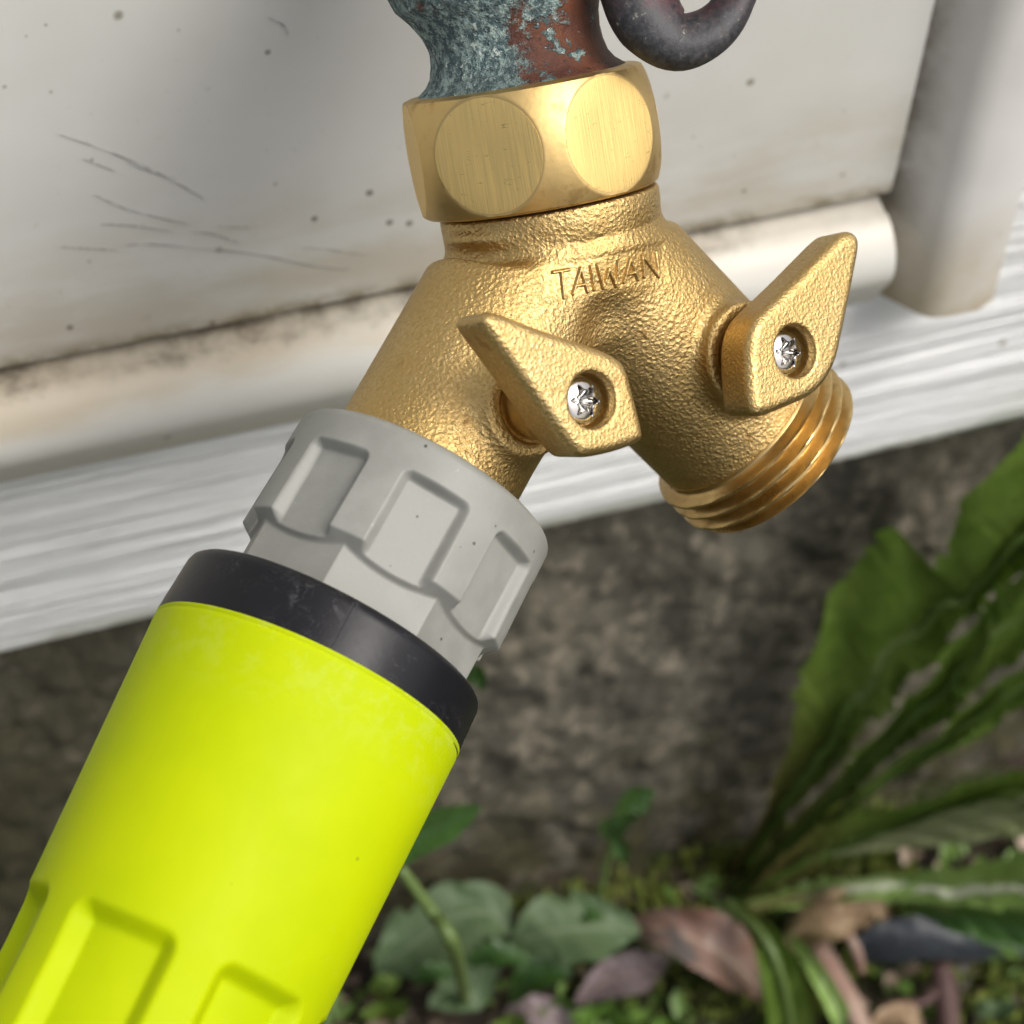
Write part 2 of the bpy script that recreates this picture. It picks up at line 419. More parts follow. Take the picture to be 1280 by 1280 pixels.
# ------------------------------------------------------------------ hose connector: grey swivel, black ring, yellow grip
ca = -a_
rimc = Q(533, 605, 106)
conn = thing('hose_connector', wq(rimc), 'lime yellow hose grip with black ring and grey swivel collar screwed on the left outlet', 'hose connector')
FC_ = Fr(rimc, ca)
M = NM('grey_plastic', .42, 0, (.40, .41, .38), .45)
n = M.noise(140, 4, .6); sp = M.voro(330); gate = M.noise(130, 2, .5, M.co((1, 1, 1), loc=(3, 1, 2)))
c = M.mix(M.ramp(n, .35, .7), (.235, .236, .212), (.275, .276, .25))
c = M.mix(M.math('MULTIPLY', M.ramp(sp, .10, .06), M.ramp(gate, .56, .62)), c, (.06, .06, .05))
c = M.mix(M.ramp(M.noise(700, 4, .7), .66, .76), c, (.34, .34, .32))
M.color(c); M.rough(M.ramp(n, .3, .7, .42, .56)); M.addbump(M.noise(1600, 2), .00002)
GREY = M.m
RC0, LC = 168., 144.
NRAD = 158.
offs = [math.radians(-37.5+45*k) for k in range(8)]
def capr(R, TH, T):
    # T runs 0 (rim) to -235; R used as marker: >100 outer
    t = -T
    cyl_ = RC0+4*np.clip(t/LC, 0, 1)
    rimround = np.where(t < 12, np.sqrt(np.maximum(144-(12-t)**2, 0))-12, 0)
    cap = cyl_+rimround
    cap = np.where(t > LC, cyl_-(t-LC)*1.35, cap)
    poly = np.full_like(R, 1e9)
    pocket = np.zeros_like(R)
    for p in offs:
        dth = (TH-p+math.pi) % (2*math.pi)-math.pi
        inside = np.abs(dth) <= math.pi/8+1e-6
        poly = np.where(inside, NRAD*math.cos(math.pi/8)/np.cos(np.where(inside, dth, 0)), poly)
        wx = np.abs(dth)*RC0                       # distance from the pocket centre line
        half = 45.
        # rounded rectangle open at the bottom
        ex = wx-(half-12); ey = (44+12)-t
        d = np.sqrt(np.maximum(ex, 0)**2+np.maximum(ey, 0)**2)+np.minimum(np.maximum(ex, ey), 0)-12
        k = sst(-d, -.5, 10)
        floor = (RC0-19)/np.cos(np.clip(dth, -.4, .4))+4
        pocket = np.maximum(pocket, k*np.maximum(cap-floor, 0)*(np.abs(dth) < .35))
    cap2 = cap-pocket
    soft = 3.0
    h = np.clip(.5+.5*(cap2-poly)/soft, 0, 1); r = poly*(1-h)+cap2*h+soft*h*(1-h)
    r = np.where(t > LC+40, poly, r)
    return np.where(R > 130, r, R), T
prof = [(117, -40), (118, -2), (124, 0)] + dense([(146, 0), (156, 0)], 3) + [(170, -t) for t in np.arange(.6, 236, 1.5)]
lathe('swivel_collar', FC_, prof, GREY, conn, 720, capr, 60)

M = NM('black_plastic', .32, 0, (.014, .014, .016), .22)
n = M.noise(420, 6, .75, dist=.6); big = M.noise(45, 3, .6)
k = M.math('MULTIPLY', M.ramp(n, .50, .70), M.ramp(big, .46, .60))
hl = M.math('ABSOLUTE', M.math('SUBTRACT', M.noise(330, 3, .65, dist=.8), .5))
hl = M.math('MULTIPLY', M.ramp(hl, .012, .003, 0, .35), M.ramp(M.noise(70, 2, .5, M.co(loc=(9, 1, 4))), .5, .58))
k = M.math('MAXIMUM', k, hl)
M.color(M.mix(k, (.009, .009, .011), (.07, .07, .072))); M.rough(M.math('ADD', M.ramp(big, .3, .7, .28, .42), M.math('MULTIPLY', k, .3))); M.addbump(M.noise(900, 3), .00002)
BLACK = M.m
ringc = Q(420, 788.5, 175); ax_r = nrm(Q(420, 788.5, 175)-Q(385, 853.5, 197))
FR = Fr(ringc, ax_r)
rr1 = 204.*(1-175/F)*1.0
lathe('black_ring', FR, dense([(140, -4), (rr1-14, -1), (rr1-7, -2), (rr1-2.5, -6), (rr1-.5, -12), (rr1+2.2, -78), (rr1+.5, -80), (rr1-6, -81)], 4), BLACK, conn, 240)

M = NM('seam_black', .6, 0, (.003, .003, .003))
th0 = math.radians(4)
tube('mould_seam', [wq(FR.at(rr1+.1-.4+2.2*k/10, th0, -8.-6.8*k)) for k in range(11)], .00005, M.m, conn, 6, sub=1)
M = NM('lime_plastic', .36, 0, (.70, .84, .0), .12)
n = M.noise(60, 3); sp = M.voro(170); gate = M.noise(80, 2, .5, M.co(loc=(1, 5, 2)))
c = M.mix(M.ramp(n, .3, .7), (.40, .50, .0), (.44, .53, .0))
c = M.mix(M.math('MULTIPLY', M.ramp(sp, .055, .03), M.ramp(gate, .52, .58)), c, (.12, .13, .01))
uvx = M.sep('UV')
band = M.math('MULTIPLY', M.ramp(uvx[1], -1.1, -.05, 0, 1), M.ramp(M.noise(260, 5, .7, M.co((1, 1, 1))), .45, .62))
c = M.mix(M.math('MULTIPLY', band, .18), c, (.50, .55, .16))
c = M.mix(M.math('MULTIPLY', M.ramp(M.noise(500, 5, .7), .6, .75), M.ramp(M.noise(30, 2), .5, .7)), c, (.46, .53, .07))
M.color(c); M.rough(M.ramp(M.noise(200, 3), .3, .7, .52, .62)); M.addbump(M.noise(1500, 2), .000022); M.addbump(M.noise(60, 2), .00025)
LIME = M.m
topc = Q(385, 853.5, 199); lowc = Q(222, 1190, 312)
ax_g = nrm(topc-lowc); FG = Fr(topc, ax_g); Lg = np.linalg.norm(topc-lowc)
rt, rb = 208.5*(1-199/F), 203.5*(1-312/F)
PK = 340.
po = [math.radians(x) for x in (38, -18, -74, -130, 156, 97)]
def gripr(R, TH, T):
    t = -T; r = rt+(rb-rt)*t/Lg
    r = np.where(t > Lg+60, rb+(rb-rt)*60/Lg, r)
    r = r + np.where(t < 6, -np.abs(t-3)*.0, 0)
    lip = -1.3*np.exp(-((t-7)/2.2)**2)*1.0
    r = r+lip
    r = r-np.where(t < 3, (3-t)**2*.5, 0)
    dent = np.zeros_like(r)
    for p in po:
        dth = (TH-p+math.pi) % (2*math.pi)-math.pi
        wx = np.abs(dth)*rt; half = 70.
        rc = 22.; ex = wx-(half-rc); ey = np.maximum((PK+rc)-t, t-(PK+420-rc))
        d = np.sqrt(np.maximum(ex, 0)**2+np.maximum(ey, 0)**2)+np.minimum(np.maximum(ex, ey), 0)-rc
        dent = np.maximum(dent, sst(-d, -2, 22)*22)
    return np.where(R > 120, r-dent, R), T
prof = [(130, 1), (rt-4, 0)] + [(170, -t) for t in list(np.arange(.5, 16, 1))+list(np.arange(16, 940, 3.5))] + [(100, -960), (70, -975)]
grip = lathe('grip', FG, prof, LIME, conn, 420, gripr, 0)
# hose leaving the grip towards the ground (outside the picture)
M = NM('hose_rubber', .5, 0, (.02, .02, .02)); HOSE = M.m
p0 = wq(FG.O-FG.a*930); dr = nrm(wq(FG.O-FG.a*1000)-p0)
hp = [p0, p0+dr*.05, p0+dr*.10+np.array([0, -.0, -.03])]
e = hp[-1]+dr*.05; hp += [np.array([e[0]-.03, e[1]-.02, .12]), np.array([e[0]-.10, e[1]-.05, .02]), np.array([e[0]-.25, e[1]-.10, .012]), np.array([e[0]-.6, e[1]-.15, .012])]
tube('hose', hp, .0085, HOSE, conn)

# ------------------------------------------------------------------ old spigot
spig = thing('outdoor_spigot', wq(FN.at(0., 0., 200.)), 'old verdigris and brown garden spigot above the brass nut, with a dark worn wheel handle', 'spigot')
M = NM('verdigris_bronze', .62, 0)
X = M.sep('UV'); th = X[0]
n = M.noise(95, 6, .72, dist=.3); f = M.noise(620, 5, .78); v = M.noise(950, 3, .7)
side = M.ramp(th, -.5, .9, .17, -.13)
k = M.ramp(M.math('ADD', n, side), .47, .55)
k = M.math('MAXIMUM', k, M.ramp(M.noise(260, 5, .7), .57, .61))
k2 = M.ramp(f, .44, .56)
green = M.mix(k2, (.07, .115, .12), (.30, .40, .375))
green = M.mix(M.ramp(v, .60, .70), green, (.58, .62, .56))
green = M.mix(M.ramp(M.noise(45, 3, .6, M.co(loc=(4, 2, 7))), .62, .70), green, (.10, .30, .33))
brown = M.mix(M.ramp(M.noise(150, 4), .35, .65), (.07, .020, .010), (.14, .042, .014))
brown = M.mix(M.ramp(M.noise(900, 3), .62, .7), brown, (.02, .015, .012))
green = M.mix(M.ramp(M.noise(130, 4, .7, M.co(loc=(1, 8, 2))), .50, .58, 0, .55), green, (.05, .075, .075))
M.color(M.mix(k, brown, green)); M.rough(M.ramp(k, 0, 1, .58, .85)); M.addbump(f, .0005); M.addbump(M.math('MULTIPLY', k, M.ramp(v, .3, .7)), .0004)
VERD = M.m
FS = Fr(FN.at(0., 0., 0.), u)
def spr(R, TH, T):
    extra = np.clip((T-118)/60, 0, 1)**1.6*20*(1-np.sin(TH))*.5      # the throat leans towards the wall side
    return R+extra, T
prof = [(90, 30), (122, 40), (123, 72)] + dense([(131, 73), (127, 76), (118, 83), (111, 93), (107, 108), (105.5, 124), (107, 142), (112, 162), (120, 182), (128, 205), (134, 230), (132, 260), (110, 290), (60, 310), (2, 318)], 2)
lathe('outlet_throat', FS, prof, VERD, spig, 160, spr, 0)
def q2(w): return w
yw = np.array(Y_)      # camera-space direction into the wall (q space axes)
bc = FS.at(0., 0., 225.)
n_w = (J[2])           # dummy
# inlet pipe to the wall
dist = (0.0-wq(bc)[1])/S/1.0
FI = Fr(bc, yw)
lathe('inlet_pipe', FI, dense([(60, -40), (104, -20), (98, 40), (92, 90), (92, dist-40)], 6), VERD, spig, 80)
lathe('wall_flange', FI, dense([(92, dist-60), (190, dist-40), (215, dist-18), (222, dist-2), (222, dist+4)], 6), VERD, spig, 80)
# bonnet and stem
hubc = Q(858, -150, 150); bs = Q(694, -62, 40); FBn = Fr(bs, hubc-bs); Lb = np.linalg.norm(hubc-bs)
M = NM('aged_bronze', .38, .8)
n = M.noise(120, 5, .65); M.color(M.mix(M.ramp(n, .45, .62), (.30, .20, .12), (.20, .22, .19))); M.addbump(M.noise(500, 4), .0001); BRONZE = M.m
lathe('bonnet', FBn, dense([(66, -60), (70, 0), (76, 20), (76, 48), (66, 54), (54, 60), (50, 92), (40, 98), (22, 100), (20, Lb)], 4), BRONZE, spig, 80)
M = NM('worn_handle', .36, .35)
n = M.noise(70, 4, .6); f = M.noise(900, 5, .7)
c = M.mix(M.ramp(f, .35, .7), (.03, .03, .033), (.075, .075, .077))
c = M.mix(M.math('MULTIPLY', M.ramp(n, .52, .66), M.ramp(f, .4, .6, .1, .7)), c, (.10, .028, .035))
c = M.mix(M.math('MULTIPLY', M.ramp(f, .60, .68), M.ramp(M.noise(120, 3), .5, .6)), c, (.30, .28, .22))
M.color(c); M.rough(M.ramp(f, .3, .7, .42, .62)); M.addbump(f, .0001); HANDLE = M.m
dn = nrm(hubc-bs); z0 = hubc[2]
lob = [(858, -120, 50), (792, -60, 50), (799, -8, 50), (814, 28, 47), (848, 52, 39), (890, 37, 32), (919, 0, 25), (930, -45, 24), (915, -95, 26), (872, -125, 38)]
whl = None
pts0 = np.array([Q(x, y, 150) for x, y, r in lob]); rad0 = np.array([r for *_, r in lob])
for k in range(4):
    Rm = np.array(Matrix.Rotation(math.radians(90*k), 3, Vector((0.25, .05, .96)).normalized()))
    P = (pts0-hubc) @ Rm.T+hubc
    o = tube('handwheel_lobe', wq(P), rad0*S, HANDLE, spig, 24, sub=8, flat=.8)
FH = Fr(hubc, (0.25, .05, .96))
lathe('handwheel_hub', FH, dense([(4, -40), (52, -38), (60, -20), (60, 20), (48, 34), (22, 36), (20, 46), (2, 48)], 4), HANDLE, spig, 48)
# thin thread of fibre caught on the wheel
# ------------------------------------------------------------------ house wall
PX0, PX1 = -1.0, 1.1
house = thing('house_wall', (wl(640, 400)[0], .0, .0), 'white sided house wall with rounded lower trim, wood skirt board and mossy concrete foundation', 'house wall')
zs = wl(555, 351, 0)[2]
xr = wl(1135, 120, 0)[0]
print('zs', zs, 'xr', xr, 'lip', wl(555, 492, -.004)[2], 'board', wl(640, 675, .004)[2])
M = NM('siding_vinyl', .42, 0, (.62, .6, .54), .4)
X = M.sep('Object')     # X metres from house origin, Z up
zz_ = X[2]
n = M.noise(14, 4, .6); fn = M.noise(120, 5, .65)
c = M.mix(M.ramp(n, .3, .7), (.63, .63, .585), (.71, .71, .68))
dirt = M.math('MULTIPLY', M.ramp(zz_, zs+.045, zs, 0, 1), M.ramp(M.noise(38, 5, .6, M.co((.5, 1, 1.6))), .38, .62, .15, 1))
c = M.mix(M.math('MULTIPLY', dirt, .55), c, (.42, .34, .22))
c = M.mix(M.math('MULTIPLY', M.ramp(zz_, zs+.006, zs, 0, 1), M.ramp(fn, .4, .6, .2, 1.)), c, (.20, .16, .08))
v = M.voro(62); g = M.noise(33, 3, .6, M.co(loc=(2, 7, 1)))
c = M.mix(M.math('MULTIPLY', M.math('MULTIPLY', M.ramp(M.math('ADD', v, M.math('MULTIPLY', fn, .12)), .135, .085), M.ramp(g, .44, .5)), .8), c, (.20, .18, .12))
v = M.voro(120, M.co((1, 1, 1), loc=(.3, .2, .9))); 
c = M.mix(M.math('MULTIPLY', M.math('MULTIPLY', M.ramp(v, .11, .06), M.ramp(M.noise(60, 2), .45, .55)), .8), c, (.14, .12, .08))
c = M.mix(M.ramp(M.noise(420, 5, .7), .62, .76, 0, .5), c, (.44, .42, .34))
v = M.voro(230, M.co((1, 1, 1), loc=(.7, .1, .4))); c = M.mix(M.math('MULTIPLY', M.ramp(M.math('ADD', v, M.math('MULTIPLY', fn, .1)), .16, .10), M.ramp(M.noise(45, 3, .6, M.co(loc=(8, 8, 8))), .50, .60, 0, .65)), c, (.22, .20, .14))
M.color(c); M.rough(M.ramp(n, .3, .7, .36, .5)); M.addbump(M.noise(9, 2), .003); M.addbump(M.noise(300, 3), .00003)
SIDING = M.m
def extrude_x(name, prof, x0, x1, mat, parent, nx=60, wob=0., sharp=40, endcap=True):
    p = np.array(prof, float); xs = np.linspace(x0, x1, nx)
    V = []
    for x in xs:
        dz = wob*math.sin(x*23)+wob*.6*math.sin(x*61+1)
        V.append(np.stack([np.full(len(p), x), p[:, 0], p[:, 1]+dz], -1))
    f = [tuple(q) for q in gridfaces(nx, len(p))]
    if endcap: f += [tuple(range(len(p))), tuple(range(len(p)*(nx-1), len(p)*nx))[::-1]]
    return mesh(name, np.concatenate(V), f, mat, parent, sharp)
# siding panel: a slightly bowed sheet with a folded-in lower edge
prof = [(.004, zs+.0015), (.002, zs+.0002), (.0005, zs), (-.0008, zs+.0010), (-.0012, zs+.003)] + [(-.0012-.0016*math.sin(i/14*math.pi), zs+.003+i*.015) for i in range(1, 15)] + [(.006, zs+.23), (.006, zs+.01)]
panel = extrude_x('siding_panel', prof, PX0, xr, SIDING, house, 90, .0002)
# upper courses
z2 = zs+.214
extrude_x('siding_panel', [(.008, z2-.002), (-.006, z2-.004), (-.007, z2-.001)]+[(-.006, z2+.02), (.001, z2+.22), (.012, z2+.22)], PX0, xr, SIDING, house, 20)
extrude_x('siding_panel', [(.008, z2+.218), (-.006, z2+.216), (-.007, z2+.219), (-.006, z2+.24), (.001, z2+.6), (.012, z2+.6)], PX0, xr, SIDING, house, 20)
# dark mould seam where the panel meets the trim
zl = wl(555, 493, -.003)[2]
xl = wl(1118, 300, -.008)[0]
M = NM('trim_vinyl', .38, 0, (.66, .63, .56), .4)
X = M.sep('Object'); zz_ = X[2]
n = M.noise(30, 5, .62, M.co((.5, 1, 1.4))); fn = M.noise(160, 5, .7)
c = M.mix(M.ramp(n, .3, .7), (.60, .59, .53), (.67, .66, .61))
xg = M.ramp(X[0], -.06, .10, 1., .4)
k = M.math('MULTIPLY', M.math('MULTIPLY', M.ramp(M.math('ADD', zz_, M.math('MULTIPLY', n, .014)), zs-.003, zs+.0046, 0, 1), M.ramp(n, .25, .6, .45, 1)), xg)
c = M.mix(M.ramp(k, 0, 1, 0, .62), c, (.44, .34, .20))
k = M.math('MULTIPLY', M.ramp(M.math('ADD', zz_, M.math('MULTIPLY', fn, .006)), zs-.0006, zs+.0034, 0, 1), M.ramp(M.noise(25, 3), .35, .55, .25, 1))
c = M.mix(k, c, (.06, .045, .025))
k = M.math('MULTIPLY', M.ramp(zz_, zl+.016, zl+.002, 0, .7), M.ramp(n, .3, .6, .3, 1))
c = M.mix(k, c, (.38, .32, .20))
v = M.voro(85); 
c = M.mix(M.math('MULTIPLY', M.math('MULTIPLY', M.ramp(v, .10, .06), M.ramp(M.noise(50, 2), .46, .56)), .8), c, (.18, .14, .09))
M.color(c); M.addbump(M.noise(20, 2), .001)
TRIM = M.m
HL_ = zs-zl
def arc(cy, cz, ry, rz, a0, a1, n): return [(cy-ry*math.cos(math.radians(a0+(a1-a0)*i/n)), cz+rz*math.sin(math.radians(a0+(a1-a0)*i/n))) for i in range(n+1)]
prof = [(.010, zs-.0002), (.0035, zs-.0010), (.001, zs-.0017), (-.003, zs-.0029)] + arc(.000, zs-HL_*.42, .0105, HL_*.36, 72, -30, 14) + [(-.0075, zl+HL_*.30), (-.0055, zl+HL_*.16), (-.0030, zl+.0012), (-.0015, zl), (.0015, zl+.0006), (.010, zl+.002)]
lip = extrude_x('lower_trim', prof, PX0, xl, TRIM, house, 80, .0002)
# skirt board
zb = wl(640, 677, .004)[2]
M = NM('painted_board', .62, 0, (.74, .75, .74), .4)
co = M.co((2.6, 20, 75)); g = M.noise(6, 4, .6, co, dist=.6); co2 = M.co((1.6, 10, 190)); g2 = M.noise(7, 4, .6, co2)
c = M.mix(M.ramp(M.noise(12, 4), .3, .7), (.78, .79, .77), (.85, .86, .85))
c = M.mix(M.ramp(g, .58, .72, 0, .25), c, (.48, .47, .42))
X = M.sep('Object')
c = M.mix(M.math('MULTIPLY', M.ramp(X[2], zb+.006, zb+.0005, 0, .7), M.ramp(M.noise(60, 4), .35, .6, .2, 1)), c, (.22, .23, .12))
v = M.voro(60); c = M.mix(M.math('MULTIPLY', M.ramp(v, .07, .04), M.ramp(M.noise(30, 2), .52, .6)), c, (.3, .28, .22))
M.color(c); M.addbump(g, .0017, .9); M.addbump(g2, .0009, .8)
BOARD = M.m
def vno(x, z, sc, seed):
    r_ = np.random.default_rng(seed); Lt = r_.random((256, 256)); x = x*sc+1000; z = z*sc+1000
    i = np.floor(x).astype(int); j = np.floor(z).astype(int); fx = x-i; fz = z-j; fx = fx*fx*(3-2*fx); fz = fz*fz*(3-2*fz)
    g_ = lambda a, b: Lt[a % 256, b % 256]
    return (g_(i, j)*(1-fx)+g_(i+1, j)*fx)*(1-fz)+(g_(i, j+1)*(1-fx)+g_(i+1, j+1)*fx)*fz
xb = np.concatenate([np.linspace(PX0, -.25, 30), np.linspace(-.245, .30, 170), np.linspace(.31, PX1, 30)])
zf = np.concatenate([np.linspace(zb+.003, zb+.13, 300), np.linspace(zb+.135, zb+.25, 12)])
Xb, Zb = np.meshgrid(xb, zf)
wv = Zb+.0045*(vno(Xb, Zb, 9, 21)-.5)+.002*(vno(Xb, Zb, 25, 22)-.5)
Yb = .0043-.0006*(vno(Xb*.035, wv, 330, 23)-.5)-.0007*(vno(Xb*.02, wv, 620, 24)-.5)
Yb = Yb+(.0004*np.clip(1-(Zb-zb-.003)/.004, 0, 1))
pre = [(.028, zb+.0004), (.008, zb), (.0054, zb+.0007)]; post_ = [(.028, zb+.25)]
rows = [np.stack([xb, np.full_like(xb, y), np.full_like(xb, z)+.0003*np.sin(xb*23)], -1) for y, z in pre]
rows += [np.stack([Xb[i], Yb[i], Zb[i]], -1) for i in range(len(zf))]
rows += [np.stack([xb, np.full_like(xb, y), np.full_like(xb, z)], -1) for y, z in post_]
mesh('skirt_board', np.concatenate(rows), gridfaces(len(rows), len(xb)), BOARD, house, 60)
# tall backing board right of the corner post
x1 = wl(1238, 352, -.006)[0]; x0 = wl(1104, 385, -.006)[0]; zp = wl(1170, 375, -.006)[2]
V = []
M = NM('corner_post_vinyl', .42, 0, (.6, .59, .56), .4)
X = M.sep('Object'); n = M.noise(22, 4, .6)
c = M.mix(M.ramp(n, .3, .7), (.62, .61, .58), (.70, .69, .66))
k = M.math('MULTIPLY', M.ramp(X[2], zp+.035, zp+.002, 0, 1), M.ramp(M.noise(35, 4), .3, .6, .25, 1)); c = M.mix(M.math('MULTIPLY', k, .8), c, (.42, .34, .20))
v = M.voro(70); c = M.mix(M.math('MULTIPLY', M.ramp(v, .11, .06), M.ramp(M.noise(35, 2), .46, .55)), c, (.2, .17, .12))
k = M.math('MULTIPLY', M.ramp(M.math('ADD', X[0], M.math('MULTIPLY', M.noise(90, 4), .004)), x0-house.location[0]+.0075, x0-house.location[0]+.001, 0, 1), M.ramp(M.noise(60, 4, .65), .35, .6, .35, 1))
c = M.mix(k, c, (.14, .12, .08))
M.color(c); M.addbump(M.noise(18, 2), .0015); POSTM = M.m
W = x1-x0
pr = [(x0+.012*0, .0125), (x0-.0015, .006), (x0-.001, .0015), (x0+W*.06, -.001), (x0+W*.16, -.0045), (x0+W*.27, -.0085), (x0+W*.36, -.0105), (x0+W*.5, -.0112), (x0+W*.8, -.0112), (x0+W*.95, -.0100), (x1, -.006), (x1, .0125)]
zsq = [zp+.0035, zp+.0010, zp, zp+.001, zp+.004]+[zp+.03+i*.03 for i in range(30)]
V = []
for i, z in enumerate(zsq):
    for j, (x, y) in enumerate(pr):
        V.append((x, y+(.003 if i == 0 else .0012 if i == 1 else 0)*(1 if y < 0 else 0), z+(.0025*(1-min(1, min(j, len(pr)-1-j)/3)) if i < 4 else 0)))
f = [tuple(reversed(q)) for q in gridfaces(len(zsq), len(pr))]+[tuple(range(len(pr)))]
mesh('corner_post', V, f, POSTM, house, 45)
# side return behind the post and the seam channel
extrude_x('backing_board', [(.013, zb+.25), (.013, zb+1.2), (.028, zb+1.2), (.028, zb+.25)], PX0, PX1, BOARD, house, 4)

# foundation
M = NM('mossy_concrete', .9, 0)
n = M.noise(26, 8, .7); n2 = M.noise(7, 4, .6); f = M.noise(170, 4, .75)
c = M.mix(M.ramp(n, .34, .70), (.048, .044, .032), (.15, .135, .10))
c = M.mix(M.ramp(f, .50, .64, 0, .65), c, (.28, .24, .18))
c = M.mix(M.ramp(M.noise(75, 4, .6, M.co(loc=(5, 1, 3))), .52, .66, 0, .4), c, (.04, .037, .028))
X = M.sep('Object')
k = M.math('MULTIPLY', M.ramp(M.math('ADD', X[2], M.math('MULTIPLY', n2, .09)), .13, .04, 0, 1), M.ramp(M.noise(40, 6, .7), .40, .55))
c = M.mix(k, c, (.045, .04, .012))
c = M.mix(M.ramp(n2, .55, .66, 0, .6), c, (.03, .028, .02))
k = M.math('MULTIPLY', M.ramp(X[0], .04, -.12, 0, 1), M.ramp(M.noise(18, 5, .65, M.co(loc=(3, 3, 3))), .32, .6, .25, 1)); c = M.mix(M.math('MULTIPLY', k, M.ramp(X[2], .22, .10, .45, 1)), c, (.035, .032, .012))
M.color(c); M.addbump(f, .0015); CONC = M.m
nx, nz = 620, 130
xs = np.concatenate([np.linspace(PX0, -.32, 30), np.linspace(-.315, .45, nx-60), np.linspace(.455, PX1, 30)]); zs_ = np.linspace(-.06, zb+.05, nz)
Xg, Zg = np.meshgrid(xs, zs_)
Yg = .033-.004*(vno(Xg, Zg, 38, 1)-.5)-.003*(vno(Xg, Zg, 95, 2)-.5)-.003*(vno(Xg, Zg, 230, 3)-.5)-.0025*np.maximum(vno(Xg, Zg, 150, 4)-.6, 0)/.4
Yg = np.maximum(Yg, .0292)
V = np.stack([Xg, Yg, Zg], -1).reshape(-1, 3)
mesh('foundation', V, gridfaces(nz, nx), CONC, house, 0)

# ------------------------------------------------------------------ ground
M = NM('soil', .95, 0)
n = M.noise(60, 8, .7); c = M.mix(M.ramp(n, .35, .65), (.018, .013, .009), (.07, .05, .032))
c = M.mix(M.ramp(M.noise(25, 5, .6), .45, .58), c, (.045, .055, .014)); M.color(c); M.addbump(n, .006); SOIL = M.m
xs = np.concatenate([np.linspace(-60, -.9, 12), np.linspace(-.85, 1.0, 220), np.linspace(1.1, 60, 12)])
ys = np.concatenate([np.linspace(-60, -.55, 12), np.linspace(-.5, .04, 90)])
Xg, Yg = np.meshgrid(xs, ys)
near = ((np.abs(Xg) < 1) & (Yg > -.5))
Zg = np.where(near, .004*np.sin(Xg*40+2*np.sin(Yg*33))*np.sin(Yg*47)+rng.normal(0, .0012, Xg.shape), 0)
g = mesh('ground', np.stack([Xg, Yg, Zg], -1).reshape(-1, 3), gridfaces(len(ys), len(xs)), SOIL, None, 0); g['kind'] = 'structure'

# ------------------------------------------------------------------ foliage
def leafmat(name, c1, c2, rib, rough=.4, transl=.0, base=None, blotch=None):
    M = NM(name, rough, 0, spec=.4)
    X = M.sep('UV'); n = M.noise(60, 4, .6)
    c = M.mix(M.ramp(n, .3, .7), c1, c2)
    d = M.math('ABSOLUTE', X[0], 0.)
    side = M.math('ABSOLUTE', M.math('SINE', M.math('MULTIPLY', M.math('SUBTRACT', X[1], M.math('MULTIPLY', d, .09)), 60.)), 0.)
    c = M.mix(M.ramp(side, .12, .02, 0, .35), c, rib)
    c = M.mix(M.ramp(d, .09, .03), c, rib)
    if base: c = M.mix(M.ramp(X[1], .42, .05), c, base)
    if blotch: c = M.mix(M.ramp(M.noise(70, 4, .6, M.co(loc=(2, 6, 1))), .48, .58), c, blotch)
    M.color(c); M.addbump(n, .0015)
    if transl:
        tr = M.n('ShaderNodeBsdfTranslucent'); M.put(tr.inputs[0], M.mix(.5, c, (.16, .30, .02)))
        mx = M.n('ShaderNodeMixShader'); mx.inputs[0].default_value = transl
        out = [x for x in M.t.nodes if x.type == 'OUTPUT_MATERIAL'][0]
        M.put(mx.inputs[1], M.b.outputs[0]); M.put(mx.inputs[2], tr.outputs[0]); M.put(out.inputs[0], mx.outputs[0])
    return M.m
LG = leafmat('green_leaf', (.075, .135, .018), (.13, .20, .035), (.19, .25, .09), .42, .25, base=(.11, .085, .03))
LG2 = leafmat('dark_green_leaf', (.028, .07, .014), (.045, .10, .022), (.05, .10, .05), .35, .2)
LP = leafmat('pale_leaf', (.26, .42, .09), (.32, .48, .13), (.62, .64, .50), .45, .25)
LU = leafmat('grey_green_leaf', (.075, .125, .055), (.115, .165, .08), (.16, .21, .12), .55, .15)
LB = leafmat('dead_leaf', (.20, .10, .07), (.27, .19, .16), (.36, .27, .20), .42, .1, blotch=(.13, .115, .11))
LBG = leafmat('dead_grey_leaf', (.20, .15, .15), (.28, .22, .23), (.30, .22, .2), .5, .1)
LT = leafmat('tan_leaf', (.26, .17, .10), (.36, .26, .16), (.3, .2, .12), .6, .1)
LS = leafmat('slate_leaf', (.022, .027, .033), (.045, .052, .062), (.05, .055, .06), .35)
LP2 = leafmat('pale_underside_leaf', (.17, .20, .09), (.24, .26, .13), (.3, .3, .2), .5, .25)
M = NM('green_stem', .5, 0, (.10, .15, .04)); STEM = M.m
M = NM('pink_stem', .5, 0, (.33, .20, .16)); M.color(M.mix(M.ramp(M.noise(60, 3), .35, .65), (.30, .17, .14), (.42, .30, .24))); PINK = M.m
M = NM('twig', .7, 0, (.085, .045, .04)); TWIG = M.m

